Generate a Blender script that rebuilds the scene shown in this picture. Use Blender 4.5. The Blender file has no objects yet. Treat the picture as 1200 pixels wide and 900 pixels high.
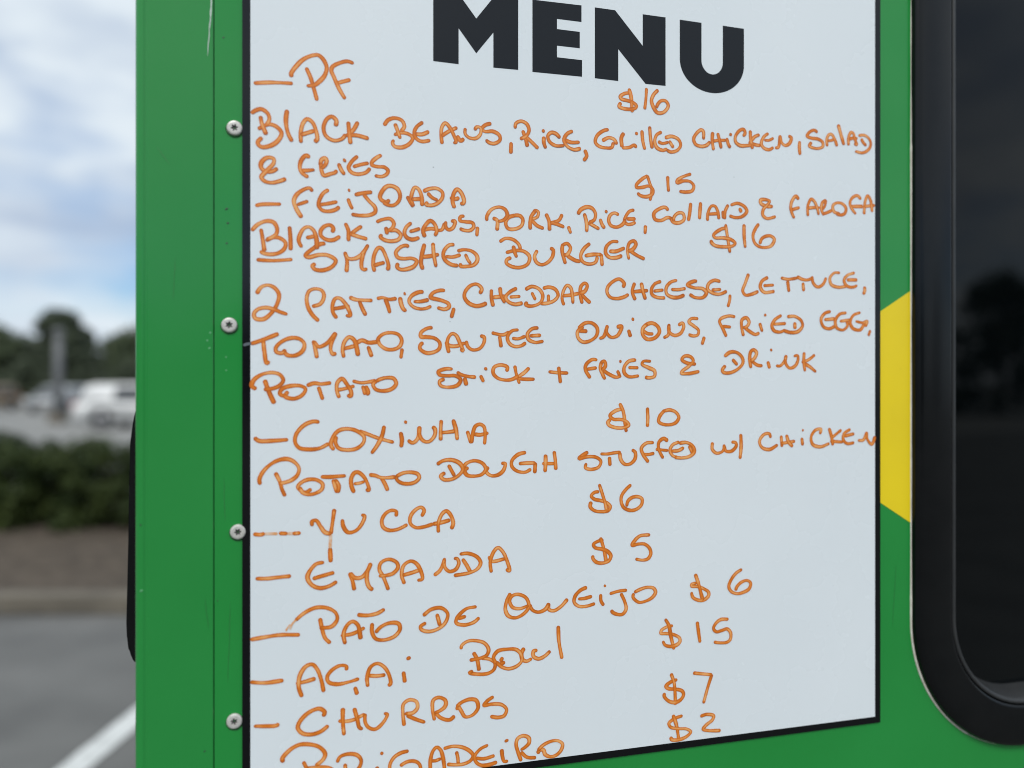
import bpy, bmesh, math, random
from mathutils import Vector, Matrix, noise
R = math.radians
sc = bpy.context.scene
col = sc.collection

# ------------------------------------------------------------------ camera
H = 1.55                                    # eye height
cam = bpy.data.cameras.new('camera')
cam.sensor_width = 36.0
cam.lens = 27.0
cam.clip_start = 0.02
cam.clip_end = 3000
cam.dof.use_dof = True
cam.dof.focus_distance = 0.702
cam.dof.aperture_fstop = 1.8
cam_o = bpy.data.objects.new('camera', cam)
cam_o.location = (0, 0, H)
cam_o.rotation_euler = (R(90), 0, 0)
col.objects.link(cam_o)
sc.camera = cam_o

# ------------------------------------------------------------------ sky
SUN_EL, SUN_ROT = R(48), R(186)
world = bpy.data.worlds.new('World')
sc.world = world
world.use_nodes = True
wn, wl = world.node_tree.nodes, world.node_tree.links
wn.clear()
def wnode(t, **kw):
    n = wn.new(t)
    for k, v in kw.items(): setattr(n, k, v)
    return n
out = wnode('ShaderNodeOutputWorld')
bg = wnode('ShaderNodeBackground')
bg.inputs['Strength'].default_value = 0.10
sky = wnode('ShaderNodeTexSky', sky_type='NISHITA')
sky.sun_disc = False
sky.sun_elevation = SUN_EL
sky.sun_rotation = SUN_ROT
sky.air_density = 1.0; sky.dust_density = 1.0; sky.ozone_density = 1.2
tc = wnode('ShaderNodeTexCoord')
mp = wnode('ShaderNodeMapping')
mp.inputs['Scale'].default_value = (1.0, 1.0, 2.1)
mp.inputs['Location'].default_value = (0.62, 0.0, 0.10)
wl.new(tc.outputs['Generated'], mp.inputs['Vector'])
n1 = wnode('ShaderNodeTexNoise')
n1.inputs['Scale'].default_value = 3.4; n1.inputs['Detail'].default_value = 3.5; n1.inputs['Roughness'].default_value = 0.52
wl.new(mp.outputs[0], n1.inputs['Vector'])
r1 = wnode('ShaderNodeValToRGB')
r1.color_ramp.elements[0].position = 0.36; r1.color_ramp.elements[1].position = 0.56
sep = wnode('ShaderNodeSeparateXYZ'); wl.new(tc.outputs['Generated'], sep.inputs[0])
def banded(stops):
    # cloud decks differ with height above the horizon
    r = wnode('ShaderNodeValToRGB'); e = r.color_ramp.elements
    r.color_ramp.interpolation = 'EASE'
    e[0].position = stops[0][0]; e[0].color = (stops[0][1],) * 3 + (1,)
    e[1].position = stops[-1][0]; e[1].color = (stops[-1][1],) * 3 + (1,)
    for p, c in stops[1:-1]:
        k = e.new(p); k.color = (c,) * 3 + (1,)
    wl.new(sep.outputs['Z'], r.inputs['Fac'])
    return r
def biased(nz, ramp):
    a = wnode('ShaderNodeMath', operation='ADD'); wl.new(nz.outputs['Fac'], a.inputs[0]); wl.new(ramp.outputs[0], a.inputs[1])
    b = wnode('ShaderNodeMath', operation='SUBTRACT'); wl.new(a.outputs[0], b.inputs[0]); b.inputs[1].default_value = .5
    return b
b1 = biased(n1, banded([(0.0, .60), (.055, .59), (.085, .50), (.115, .415), (.15, .48), (.19, .58), (.27, .66), (.45, .72)]))
wl.new(b1.outputs[0], r1.inputs['Fac'])
n2 = wnode('ShaderNodeTexNoise')
n2.inputs['Scale'].default_value = 4.2; n2.inputs['Detail'].default_value = 3
mp2 = wnode('ShaderNodeMapping'); mp2.inputs['Location'].default_value = (3.1, 1.7, 0.4); mp2.inputs['Scale'].default_value = (1, 1, 2.4)
wl.new(tc.outputs['Generated'], mp2.inputs['Vector']); wl.new(mp2.outputs[0], n2.inputs['Vector'])
r2 = wnode('ShaderNodeValToRGB')
r2.color_ramp.elements[0].position = 0.36; r2.color_ramp.elements[0].color = (3.3, 4.0, 5.1, 1)
r2.color_ramp.elements[1].position = 0.60; r2.color_ramp.elements[1].color = (5.5, 6.1, 6.6, 1)
b2 = biased(n2, banded([(0.0, .52), (.06, .62), (.15, .56), (.20, .42), (.25, .46), (.33, .57), (.6, .56)]))
wl.new(b2.outputs[0], r2.inputs['Fac'])
mixc = wnode('ShaderNodeMix', data_type='RGBA')
gain = wnode('ShaderNodeMix', data_type='RGBA', blend_type='MULTIPLY')
gain.inputs[0].default_value = 1.0
gain.inputs[7].default_value = (0.68, 0.80, 0.95, 1)
wl.new(sky.outputs[0], gain.inputs[6])
wl.new(r1.outputs[0], mixc.inputs[0]); wl.new(gain.outputs[2], mixc.inputs[6]); wl.new(r2.outputs[0], mixc.inputs[7])
wl.new(mixc.outputs[2], bg.inputs['Color'])
wl.new(bg.outputs[0], out.inputs['Surface'])

# ------------------------------------------------------------------ sun (veiled by cloud)
sun = bpy.data.lights.new('sun', 'SUN')
sun.energy = 1.5
sun.angle = R(25)
sun.color = (1.0, 0.965, 0.91)
sun_o = bpy.data.objects.new('sun', sun)
az = SUN_ROT                                 # measured from +Y, clockwise
sd = Vector((math.sin(az) * math.cos(SUN_EL), math.cos(az) * math.cos(SUN_EL), math.sin(SUN_EL)))
sun_o.rotation_euler = sd.to_track_quat('Z', 'Y').to_euler()
col.objects.link(sun_o)
sc.view_settings.view_transform = 'Standard'
sc.view_settings.look = 'None'
sc.view_settings.exposure = 0.48
sc.view_settings.gamma = 1.0
sc.view_settings.use_curve_mapping = False
sc.cycles.filter_width = 1.0

# ------------------------------------------------------------------ helpers
def tag(o, label=None, cat=None, group=None, kind=None):
    if label: o['label'] = label
    if cat: o['category'] = cat
    if group: o['group'] = group
    if kind: o['kind'] = kind
    return o

def empty(name, loc, rz=0.0):
    o = bpy.data.objects.new(name, None)
    o.empty_display_size = 0.1
    o.location = loc
    o.rotation_euler = (0, 0, rz)
    col.objects.link(o)
    return o

def link(name, me, mat, parent=None, smooth=False):
    o = bpy.data.objects.new(name, me)
    if mat is not None and len(me.materials) == 0: me.materials.append(mat)
    if smooth:
        for p in me.polygons: p.use_smooth = True
    col.objects.link(o)
    if parent is not None: o.parent = parent
    return o

def obj(name, bm, mat, parent=None, smooth=False, loc=None):
    me = bpy.data.meshes.new(name)
    bmesh.ops.recalc_face_normals(bm, faces=bm.faces)
    bm.to_mesh(me); bm.free()
    o = link(name, me, mat, parent, smooth)
    if loc is not None: o.location = loc
    return o

def box(bm, x0, x1, y0, y1, z0, z1, bev=0.0, seg=2):
    r = bmesh.ops.create_cube(bm, size=1.0)
    for v in r['verts']:
        v.co = Vector(((x0 + x1) / 2 + v.co.x * (x1 - x0), (y0 + y1) / 2 + v.co.y * (y1 - y0), (z0 + z1) / 2 + v.co.z * (z1 - z0)))
    if bev > 0:
        es = list({e for v in r['verts'] for e in v.link_edges})
        bmesh.ops.bevel(bm, geom=es, offset=bev, segments=seg, profile=0.5, affect='EDGES')

def prism(bm, pts, d0, d1, axis='y'):
    """pts is a closed outline of (a, b); extruded along the given axis from d0 to d1."""
    def mk(a, b, d):
        return (a, d, b) if axis == 'y' else ((d, a, b) if axis == 'x' else (a, b, d))
    f = [bm.verts.new(mk(a, b, d0)) for a, b in pts]
    k = [bm.verts.new(mk(a, b, d1)) for a, b in pts]
    n = len(pts)
    bm.faces.new(f); bm.faces.new(list(reversed(k)))
    for i in range(n):
        bm.faces.new((f[i], k[i], k[(i + 1) % n], f[(i + 1) % n]))

def lathe(bm, prof, seg=32, mat=Matrix.Identity(4)):
    """prof is a list of (radius, height); turned about local Z."""
    rings = []
    for r, h in prof:
        if r < 1e-7: rings.append([bm.verts.new(mat @ Vector((0, 0, h)))])
        else: rings.append([bm.verts.new(mat @ Vector((r * math.cos(2 * math.pi * i / seg), r * math.sin(2 * math.pi * i / seg), h))) for i in range(seg)])
    for a, b in zip(rings, rings[1:]):
        for i in range(seg):
            j = (i + 1) % seg
            if len(a) == 1 and len(b) == 1: continue
            if len(a) == 1: bm.faces.new((a[0], b[i], b[j]))
            elif len(b) == 1: bm.faces.new((a[i], b[0], a[j]))
            else: bm.faces.new((a[i], b[i], b[j], a[j]))

def tube(bm, pts, rad, seg=8, closed=False):
    pts = [Vector(p) for p in pts]
    n = len(pts)
    rr = rad if isinstance(rad, (list, tuple)) else [rad] * n
    rings = []
    up = None
    for i, p in enumerate(pts):
        t = (pts[(i + 1) % n] if (closed or i < n - 1) else p) - (pts[i - 1] if (closed or i > 0) else p)
        t.normalize()
        if up is None:
            up = Vector((0, 0, 1)) if abs(t.z) < 0.9 else Vector((1, 0, 0))
        a = t.cross(up).normalized(); up = a.cross(t).normalized()
        rings.append([bm.verts.new(p + rr[i] * (math.cos(2 * math.pi * k / seg) * a + math.sin(2 * math.pi * k / seg) * up)) for k in range(seg)])
    m = n if closed else n - 1
    for i in range(m):
        A, B = rings[i], rings[(i + 1) % n]
        for k in range(seg):
            bm.faces.new((A[k], A[(k + 1) % seg], B[(k + 1) % seg], B[k]))
    if not closed:
        bm.faces.new(list(reversed(rings[0]))); bm.faces.new(rings[-1])

# ------------------------------------------------------------------ materials
def mat(name, base=(.5, .5, .5), rough=.5, metal=0.0, spec=.5, noise_amt=0.0, noise_scale=10.0, base2=None, bump=0.0, bump_scale=60.0, bump_dist=0.002, coat=0.0, coat_rough=.1, detail=4, lo=.35, hi=.65, coords='Object', rough_var=0.0, stretch=None):
    m = bpy.data.materials.new(name)
    m.use_nodes = True
    nt = m.node_tree; N, L = nt.nodes, nt.links
    p = N['Principled BSDF']
    p.inputs['Base Color'].default_value = (*base, 1)
    p.inputs['Roughness'].default_value = rough
    p.inputs['Metallic'].default_value = metal
    p.inputs['Specular IOR Level'].default_value = spec
    p.inputs['Coat Weight'].default_value = coat
    p.inputs['Coat Roughness'].default_value = coat_rough
    tcn = N.new('ShaderNodeTexCoord')
    src = tcn.outputs[coords]
    if stretch:
        mm = N.new('ShaderNodeMapping'); mm.inputs['Scale'].default_value = stretch
        L.new(src, mm.inputs['Vector']); src = mm.outputs[0]
    if base2 is not None:
        nz = N.new('ShaderNodeTexNoise')
        nz.inputs['Scale'].default_value = noise_scale; nz.inputs['Detail'].default_value = detail
        L.new(src, nz.inputs['Vector'])
        rp = N.new('ShaderNodeValToRGB')
        rp.color_ramp.elements[0].position = lo; rp.color_ramp.elements[0].color = (*base, 1)
        rp.color_ramp.elements[1].position = hi; rp.color_ramp.elements[1].color = (*base2, 1)
        L.new(nz.outputs['Fac'], rp.inputs['Fac'])
        L.new(rp.outputs[0], p.inputs['Base Color'])
    if rough_var:
        nr = N.new('ShaderNodeTexNoise'); nr.inputs['Scale'].default_value = 14; nr.inputs['Detail'].default_value = 5
        L.new(src, nr.inputs['Vector'])
        mr = N.new('ShaderNodeMapRange')
        mr.inputs['To Min'].default_value = max(0, rough - rough_var); mr.inputs['To Max'].default_value = rough + rough_var
        L.new(nr.outputs['Fac'], mr.inputs['Value']); L.new(mr.outputs[0], p.inputs['Roughness'])
    if bump:
        nb = N.new('ShaderNodeTexNoise')
        nb.inputs['Scale'].default_value = bump_scale; nb.inputs['Detail'].default_value = 3
        L.new(src, nb.inputs['Vector'])
        b = N.new('ShaderNodeBump'); b.inputs['Strength'].default_value = bump; b.inputs['Distance'].default_value = bump_dist
        L.new(nb.outputs['Fac'], b.inputs['Height']); L.new(b.outputs[0], p.inputs['Normal'])
    return m

M = {}
M['green'] = mat('green_vinyl', (.014, .248, .042), .15, base2=(.017, .264, .048), noise_scale=6, bump=.12, bump_scale=9, bump_dist=.0012, rough_var=.06)
M['green_trim'] = mat('green_trim_paint', (.015, .236, .042), .19, base2=(.019, .254, .048), noise_scale=5, bump=.12, bump_scale=7, bump_dist=.0014, rough_var=.07)
M['yellow'] = mat('yellow_vinyl', (.88, .67, .012), .28, base2=(.82, .62, .014), noise_scale=9)
M['board'] = mat('whiteboard_face', (.735, .79, .818), .27, base2=(.77, .82, .845), noise_scale=3.2, rough_var=.05)
M['black_vinyl'] = mat('black_vinyl', (.0012, .0016, .0026), .15, spec=.42)
M['head_vinyl'] = mat('charcoal_vinyl', (.0042, .0062, .010), .28, spec=.34)
M['rubber'] = mat('black_rubber', (.0016, .0021, .0025), .20, spec=.30, base2=(.003, .0034, .0038), noise_scale=40, bump=.1, bump_scale=300, bump_dist=.0003)
M['gasket'] = mat('dark_gasket', (.024, .025, .026), .40, base2=(.032, .033, .034), noise_scale=30)
M['sealant'] = mat('pale_sealant', (.74, .72, .64), .6, base2=(.60, .57, .48), noise_scale=90)
M['glass'] = mat('dark_tinted_glass', (.0010, .0018, .0022), .015, spec=.26)
M['steel'] = mat('screw_steel', (.66, .64, .60), .38, metal=.25, base2=(.54, .52, .48), noise_scale=400, bump=.2, bump_scale=900, bump_dist=.0002)
M['socket'] = mat('dark_socket', (.09, .085, .082), .5, metal=.3)
M['gap'] = mat('seam_gap', (.006, .03, .01), .7)
M['scratch'] = mat('scratch_mark', (.50, .60, .53), .6)
M['chip'] = mat('chip_mark', (.02, .07, .03), .6)
M['bubble'] = mat('bubble_mark', (.10, .36, .15), .35)
M['grime'] = mat('pen_smudge', (.42, .45, .47), .6)

def ink_mat():
    m = bpy.data.materials.new('orange_marker_ink'); m.use_nodes = True
    N, L = m.node_tree.nodes, m.node_tree.links
    p = N['Principled BSDF']; p.inputs['Roughness'].default_value = .32
    at = N.new('ShaderNodeAttribute'); at.attribute_name = 'ink'
    tcn = N.new('ShaderNodeTexCoord')
    nz = N.new('ShaderNodeTexNoise'); nz.inputs['Scale'].default_value = 160; nz.inputs['Detail'].default_value = 3
    L.new(tcn.outputs['Object'], nz.inputs['Vector'])
    ma = N.new('ShaderNodeMath'); ma.operation = 'MULTIPLY_ADD'
    ma.inputs[1].default_value = .7; ma.inputs[2].default_value = -.35
    L.new(nz.outputs['Fac'], ma.inputs[0])
    ad = N.new('ShaderNodeMath'); ad.operation = 'ADD'
    L.new(at.outputs['Fac'], ad.inputs[0]); L.new(ma.outputs[0], ad.inputs[1])
    rp = N.new('ShaderNodeValToRGB')
    e = rp.color_ramp.elements
    e[0].position = 0.0; e[0].color = (.86, .43, .15, 1)
    e[1].position = 1.0; e[1].color = (.45, .095, .007, 1)
    k = rp.color_ramp.elements.new(.4); k.color = (.75, .200, .014, 1)
    L.new(ad.outputs[0], rp.inputs['Fac']); L.new(rp.outputs[0], p.inputs['Base Color'])
    return m
M['ink'] = ink_mat()
M['faint_ink'] = mat('faint_ink', (.74, .34, .13), .5, base2=(.76, .60, .48), noise_scale=260)
M['screw_shade'] = mat('shadow_ring', (.010, .060, .016), .8, base2=(.014, .16, .03), noise_scale=500)  # dark green that paints the shade round the screw heads
M['streak'] = mat('faint_streak', (.012, .20, .034), .5)
# Handwriting: every entry is one written line: (name, words, [(x0, y0, scale, strokes), ...]).
# Strokes are pen paths separated by '|', measured on the face of the board.
WRITING = [
('handwritten_dish', '- PF', [(280,50,8,"145,386 300,380 500,388|495,325 490,298 540,225 610,160 700,125 745,125 790,165 822,240 805,310 760,365 705,405 640,412|632,245 670,330 700,430 732,545|1070,200 1020,182 950,195 880,230 865,265 890,330 940,440 992,530|925,385 980,370 1040,355")]),
('handwritten_price', '$16', [(700,90,12,"435,235 370,245 310,290 330,320 420,345 500,375 540,420 520,450 450,465 340,450 295,425 318,375|435,180 455,250 470,340 475,430 480,500|680,175 672,320 655,460|840,195 780,260 750,340 775,430 830,510 900,515 960,470 985,410 950,350 890,345 840,390 820,440")]),
('handwritten_description', 'BLACK BEANS, RICE, GRILLED CHICKEN, SALAD', [
 (290,120,7.5,"38,100 75,75 125,65 180,105 193,155 168,205|98,238 150,210 200,198 260,222 300,275 265,345 190,390 120,395 90,360 125,315|115,130 130,200 165,285|348,75 338,170 355,270 390,345|470,355 468,270 490,185 525,152 570,180 605,265 612,330 592,350|470,290 530,272 585,255|775,210 780,165 740,130 695,155 668,230 690,300 760,340 830,325 860,290|885,180 893,270 905,365|968,180 930,245 870,300|880,295 960,295 1060,322"),
 (440,130,7.5,"75,130 110,85 170,68 230,90 252,140 225,185|165,215 215,198 280,205 325,240 300,290 230,325 165,315 148,285 158,262|170,120 195,185 215,245|412,105 360,145 338,200 355,245 400,272 475,265|345,208 410,210 465,187|582,290 575,220 580,150 610,112 650,150 690,230 705,280 685,285|580,225 640,185 712,152|715,225 745,268 772,250|785,160 785,205 820,240 880,245 920,205 920,155 890,145 868,170|1010,115 960,130 930,165 960,185 1030,185 1085,220 1090,260 1045,290 1000,285 968,262"),
 (580,130,7.5,"138,285 135,375|172,155 180,115 225,95 275,120 295,175 270,225 220,250|240,180 265,250 280,315|255,220 310,270 372,332|425,235 425,285 440,330|412,182 428,180|565,240 530,205 490,195 460,225 475,275 530,310 600,310|675,182 630,205 600,260 630,315 690,345 745,335|610,260 660,280 735,280|785,350 800,400 775,440"),
 (690,130,7.5,"165,168 120,180 65,225 52,280 85,315 150,330 195,325 210,285|115,265 170,240 215,255 240,295|300,200 280,240 285,320|290,330 350,325 395,305 410,325|405,207 420,200|460,180 468,270 485,340|528,145 535,240 550,330|630,190 590,215 572,270 590,325 640,350 680,340|605,275 640,290 690,280|665,240 720,228 780,255 800,305 770,350 715,365 680,350|700,270 735,325"),
 (800,130,10,"235,335 232,250 210,228 160,260 118,335 140,395 200,420 265,410 310,370|340,260 335,350 350,460|400,270 425,370 440,440|345,360 410,350 490,350|505,330 525,400 545,435|540,285 560,280|700,300 720,265 700,222 650,240 605,310 610,370 660,410 740,412 800,405|780,240 785,340 805,445|885,285 830,310 770,390|780,380 850,405 900,410|990,270 940,310 910,390 940,440 1000,460 1050,435|950,350 1000,350 1050,325"),
 (910,130,10,"-25,440 10,430 30,305 50,380 90,410 140,385 160,320 130,300|258,365 255,430 262,515|465,255 430,232 380,250 345,300 400,325 470,335 525,370 530,420 480,445 420,440 370,415 395,375|580,415 575,340 600,285 630,280 665,330 695,415|585,355 635,350 660,335|710,170 740,280 775,400|830,405 830,320 860,255 885,270 905,340 925,400 900,385|835,340 880,325 930,330|950,295 1010,290 1060,320 1090,380 1070,450 1000,495 910,480|980,335 1005,380 1035,410")]),
('handwritten_description', '& FRIES', [(290,120,7.5,"262,585 215,612 160,610 120,575 125,530 175,490 230,500 232,535 190,585 140,635 122,660 150,695 210,710 280,697 335,677|545,485 515,472 475,510 460,570 475,620 530,660|475,605 530,602 585,597|640,560 650,510 680,495 695,520 670,570 645,580|645,540 650,600 670,645 730,632 770,620 782,603|800,545 825,600 850,635|846,518 858,510|965,478 915,525 888,580 915,620 970,635 1040,620 1075,585|930,570 990,552 1060,538"),
 (410,170,10,"365,125 310,155 255,210 260,240 330,260 400,265 445,305 430,345 370,375 295,365")]),
('handwritten_dish', '- FEIJOADA', [(290,205,7.5,"75,272 130,262 290,260|570,145 545,120 490,135 430,180 408,235 430,300 475,375|440,265 530,235|710,135 665,165 630,230 625,275 660,315 720,322 780,305 805,285|640,265 710,255 785,240"),
 (400,205,7.5,"58,215 75,260 95,300|62,140 72,138|120,178 180,165 265,155|195,175 240,230 295,290 295,330 250,355 160,360 92,350|990,290 975,240 985,165 1015,130 1050,160 1075,235 1065,255 1045,252|955,205 1000,215 1030,205"),
 (410,170,10,"460,650 430,670 370,650 350,610 380,540 430,490 490,485 555,520 585,590 570,660 510,710 440,705 390,675|670,610 700,670 735,725|740,720 715,640 730,550 760,500 800,520 835,600 845,710|720,640 850,635|860,545 940,515 1020,515 1080,560 1080,620 1030,680 960,710 890,700 905,675|910,570 960,620 1020,650")]),
('handwritten_price', '$15', [(730,190,10,"280,165 220,200 150,270 150,300 220,300 290,285 340,320 340,370 290,405 220,405 175,380 170,365|278,165 305,250 330,330 320,400 308,450|515,175 518,260 525,345|785,145 720,165 630,215 625,245 700,225 780,235 820,285 800,340 730,355 655,348")]),
('handwritten_description', 'BLACK BEANS, PORK, RICE, COLLARD & FAROFA', [
 (290,205,7.5,"40,490 90,440 170,408 230,420 260,470 255,520 215,550 170,570|165,580 230,550 290,560 335,600 325,650 270,690 200,700 140,690 115,675|120,480 135,570 150,670|370,460 378,560 380,660|475,635 450,580 465,520 500,470 540,460 580,490 605,560 610,650|520,555 600,540|745,505 755,475 730,445 685,450 645,490 645,535 690,570 750,575 810,545"),
 (400,205,7.5,"35,430 60,490 62,580|175,455 130,485 75,530|75,520 150,545 222,565|310,415 360,395 430,390 460,430 445,470 410,495|390,465 400,520|420,490 480,490 520,530 500,570 430,585 370,570 340,545 355,530|610,425 570,460 552,510 570,550 620,570 680,555|600,500 640,490 685,475|730,545 715,490 740,440 780,405 820,440 835,500 820,535|715,490 780,475 830,480|840,490 880,485 905,430|915,415 915,460 940,485 980,465 995,410 965,410|1075,365 1045,370 1040,405 1090,415 1150,425 1160,460 1130,490 1080,490 1040,475"),
 (550,230,7.5,"68,275 62,350|150,215 150,180 190,120 260,98 310,120 330,170 300,210 250,225|205,195 240,215 240,300|400,170 340,190 315,235 335,285 400,290 455,260 465,205 440,175 390,170|575,130 540,180 530,230 530,290|560,140 575,128 600,140 595,180 560,200 525,205|545,215 590,260 645,285|670,160 695,220 700,300|810,165 780,215 710,240|720,235 770,250 825,272|865,270 885,325"),
 (670,225,10,"65,260 100,210 170,180 230,195 270,260 255,330 200,360|140,260 165,360 168,465|190,365 250,400 310,435|325,325 350,390 375,425|385,235 405,232|540,270 490,250 440,280 425,340 450,395 520,415 590,380 620,330|720,215 670,230 625,290 610,350 640,380 690,380 735,360|640,320 735,320|855,400 850,490"),
 (750,220,7.5,"240,200 215,175 160,190 115,230 125,280 180,290 235,265 265,270|260,265 290,305 340,310 380,280 370,230 330,225 295,255 285,295|438,140 430,220 418,290|525,135 520,200 515,275|585,290 590,220 620,165 650,165 675,210 685,275|595,235 680,230|735,275 740,210 765,155|720,210 725,270|790,155 850,140 910,170 930,210 890,255 830,265 780,250|865,185 882,215"),
 (880,215,7.5,"130,205 80,180 75,150 120,145 155,160 130,195 100,230 95,280 130,310 205,295|130,205 180,205|410,140 385,115 350,160 340,220 355,275 370,305|350,235 380,225 415,215|490,285 490,200 520,140 550,165 575,230 585,275|490,220 540,215 590,215|650,150 620,170 610,230 630,280|650,150 640,200 620,230|630,270 670,255 700,240|770,270 720,250 710,200 740,175 790,180 825,220 815,265 780,280 740,270|955,140 925,110 880,130 860,175 880,230 910,270|860,205 970,205|985,270 990,180 1015,110 1040,150 1055,250|985,205 1075,195")]),
('handwritten_dish', '- SMASHED BURGER', [(290,205,7.5,"85,748 230,755 390,745|680,605 640,610 590,640 510,710 530,725 630,705 710,710 775,755 740,810 660,840 590,830 570,800 595,785"),
 (360,275,10,"440,210 465,300 460,435|440,215 480,280 550,285 620,250 670,190 710,125|710,125 660,220 635,320 640,395 670,415 695,400|785,430 770,340 790,220 835,155 870,165 920,260 950,370 940,415|780,365 840,345 900,330"),
 (460,275,10,"185,140 150,130 90,150 35,215 60,270 130,285 220,280 280,310 250,370 170,405 90,410 50,380 60,340|370,115 340,240 330,340 350,405|470,105 480,240 505,375|340,265 430,255 535,235|715,120 660,125 600,190 590,250 620,310 690,355 760,365|620,260 700,265 790,240|760,195 830,180 920,195 980,245 990,300 950,355 860,375 790,370 800,345|850,235 880,300 910,340"),
 (580,270,6.667,"35,90 80,65 140,75 185,115 195,150|85,175 150,160 220,165 265,205 255,260 200,290 130,285 85,255 90,230 120,215|140,125 150,170 165,210|325,160 305,205 320,250 360,270 410,250 445,205 450,155 430,140|525,110 520,160 545,260|525,115 560,105 585,140 560,190 535,195|560,200 620,235 660,245|735,105 690,145 665,200 680,245 730,265 780,250 795,210|700,200 760,190 825,190|825,190 832,275|955,90 910,90 865,130 860,180 890,212 940,215 985,200|890,165 940,165 1005,140|1040,225 1030,160 1045,100 1080,85 1095,110 1070,150 1035,165|1050,160 1100,195 1160,225")]),
('handwritten_price', '$16 beside the smashed burger', [(820,255,12,"365,150 290,165 180,250 200,285 320,290 430,315 485,365 450,400 340,415 200,395 150,350 150,325|350,105 375,270 410,490|608,105 610,270 625,420|815,95 770,160 735,260 760,360 820,410 900,425 990,400 1035,310 990,265 920,265 860,300 830,370")]),
('handwritten_description', '2 PATTIES, CHEDDAR CHEESE, LETTUCE,', [(285,320,7.5,"120,180 160,125 220,108 280,135 315,190 300,270 250,350 180,405 110,400 95,360 130,320 200,305 270,320 330,345 385,362|610,295 680,270 710,200 690,155 630,140 580,160 558,220 570,300 610,370 660,420|820,395 790,350 785,280 810,225 845,222 880,250 920,310 940,375 905,375|795,315 860,305 930,290|935,215 990,235 1060,240 1130,242|1020,250 1045,310 1075,370"),
 (430,320,10,"120,300 180,290 260,310 340,300|215,310 245,390 265,465|385,290 400,370 430,430 455,440|433,246 446,242|655,220 590,230 520,270 490,330 530,390 610,420 690,415 745,390|550,335 620,335 715,315|905,205 850,205 770,235 740,285 800,305 880,325 950,360 960,395 910,425 825,408|1015,415 985,520"),
 (540,320,7.5,"165,180 180,140 140,100 85,110 35,165 28,210 60,260 130,290 190,280 220,265|265,150 265,220 280,290|340,130 350,200 380,260|275,215 330,210 385,205|485,135 430,165 390,210 410,250 470,275 535,265|430,212 515,207|565,145 620,120 680,140 715,195 700,255 650,285 590,290 565,275 580,260|620,175 650,235|720,135 770,125 825,145 850,195 820,240 760,265 700,270|765,195 765,245|900,280 885,230 900,150 930,110 960,130 975,200 980,265|890,200 960,195 1030,180|1060,265 1045,190 1050,120 1085,90 1105,110 1085,160 1040,180|1055,185 1090,225 1130,262"),
 (700,310,7.5,"220,200 230,170 190,130 140,145 85,200 80,250 110,290 170,300 230,285 265,265|320,165 300,240 325,310|380,165 395,240 415,305|310,240 435,230|550,150 500,170 470,215 475,265 520,290 585,295|490,235 570,225|690,140 640,155 600,200 600,255 640,285 700,290 755,270|645,220 700,222 765,212|865,145 820,155 785,180 840,205 920,215 950,250 920,290 850,290 805,265|1070,150 1020,140 970,170 960,215 1000,250 1060,262 1110,245 1125,235|1000,225 1075,220|1158,270 1155,315 1140,370"),
 (855,305,6.667,"140,110 115,180 95,240 115,272 160,268 215,245|290,135 245,165 232,210 260,250 340,245|260,200 335,195|395,140 450,150 520,140|445,165 455,245|520,130 560,150 600,155 640,140|565,180 570,240|635,130 645,180 680,210 720,190 745,140|850,100 810,100 775,140 785,190 840,212 900,205|965,100 910,120 885,160 905,200 950,212 985,200|910,155 985,155|1045,210 1045,245 1035,265")]),
('handwritten_description', 'TOMATO, SAUTEE ONIONS, FRIED EGG,', [(280,375,7.5,"108,207 130,202 210,175 345,122|215,185 225,280 245,380 265,365|410,265 380,290 330,280 325,245 370,195 450,160 530,165 575,210 560,270 500,310 430,310 400,285|655,185 670,250 685,330|660,190 700,235 740,225 790,190 850,115|850,115 815,195 805,260 825,300 850,292|920,325 910,260 930,185 970,150 1010,175 1035,250 1045,310|915,255 1030,225|1030,205 1080,180 1140,200 1235,195|1135,235 1165,320"),
 (430,375,10,"-10,265 40,262 120,250|130,260 130,220 190,165 290,150 370,175 405,240 380,310 310,345 220,340 150,290 130,250|410,340 395,445|760,90 700,100 630,150 630,195 700,200 790,215 850,270 840,340 770,380 690,385 620,340 620,300 650,265|955,380 935,270 960,190 1000,160 1040,180 1090,280 1120,360 1095,345|920,260 960,300 1050,305 1140,270"),
 (540,365,8.571,"50,300 65,350 110,385 180,375 225,320 230,260 195,245|310,215 350,225 420,235 480,210|385,250 400,355|570,185 510,195 465,250 475,310 530,350 600,345 645,315|515,270 570,275 640,250|770,165 710,175 665,225 675,280 740,310 820,300|690,245 795,240"),
 (660,360,6.667,"115,165 165,125 220,125 260,165 255,220 210,260 150,272 112,240 108,190 150,155|115,185 180,188|280,245 310,230 340,145|335,150 335,200 370,235 420,220 450,150 415,155|505,180 520,230|532,97 545,93|695,210 650,205 615,175 640,140 690,125 735,155 745,195 710,240 650,250 615,215 615,165 650,135|780,240 815,215 820,135|820,135 820,190 860,220 910,205 935,150 925,125 895,140|1045,90 995,90 975,115 1010,145 1050,180 1045,215 1010,225 975,215|1095,235 1078,290"),
 (830,355,6,"180,98 140,92 85,110 72,130 95,180 120,235|95,165 150,170|240,230 228,170 230,120 260,105 280,135 265,165 240,175|250,175 290,205 325,222 350,212|355,145 372,200|388,87 398,85|505,88 460,120 440,160 455,195 500,205 530,190|455,150 535,145|550,97 600,95 645,125 655,160 625,200 570,208 525,195|600,140 602,180|850,60 810,75 785,115 800,165 840,182 880,165|810,118 880,112|960,70 915,80 885,125 895,175 940,190 970,160 965,130|920,130 990,120|1060,68 1010,90 990,140 1010,180 1060,190 1085,155|1030,130 1080,140 1108,130 1095,165|1130,195 1118,230")]),
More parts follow.
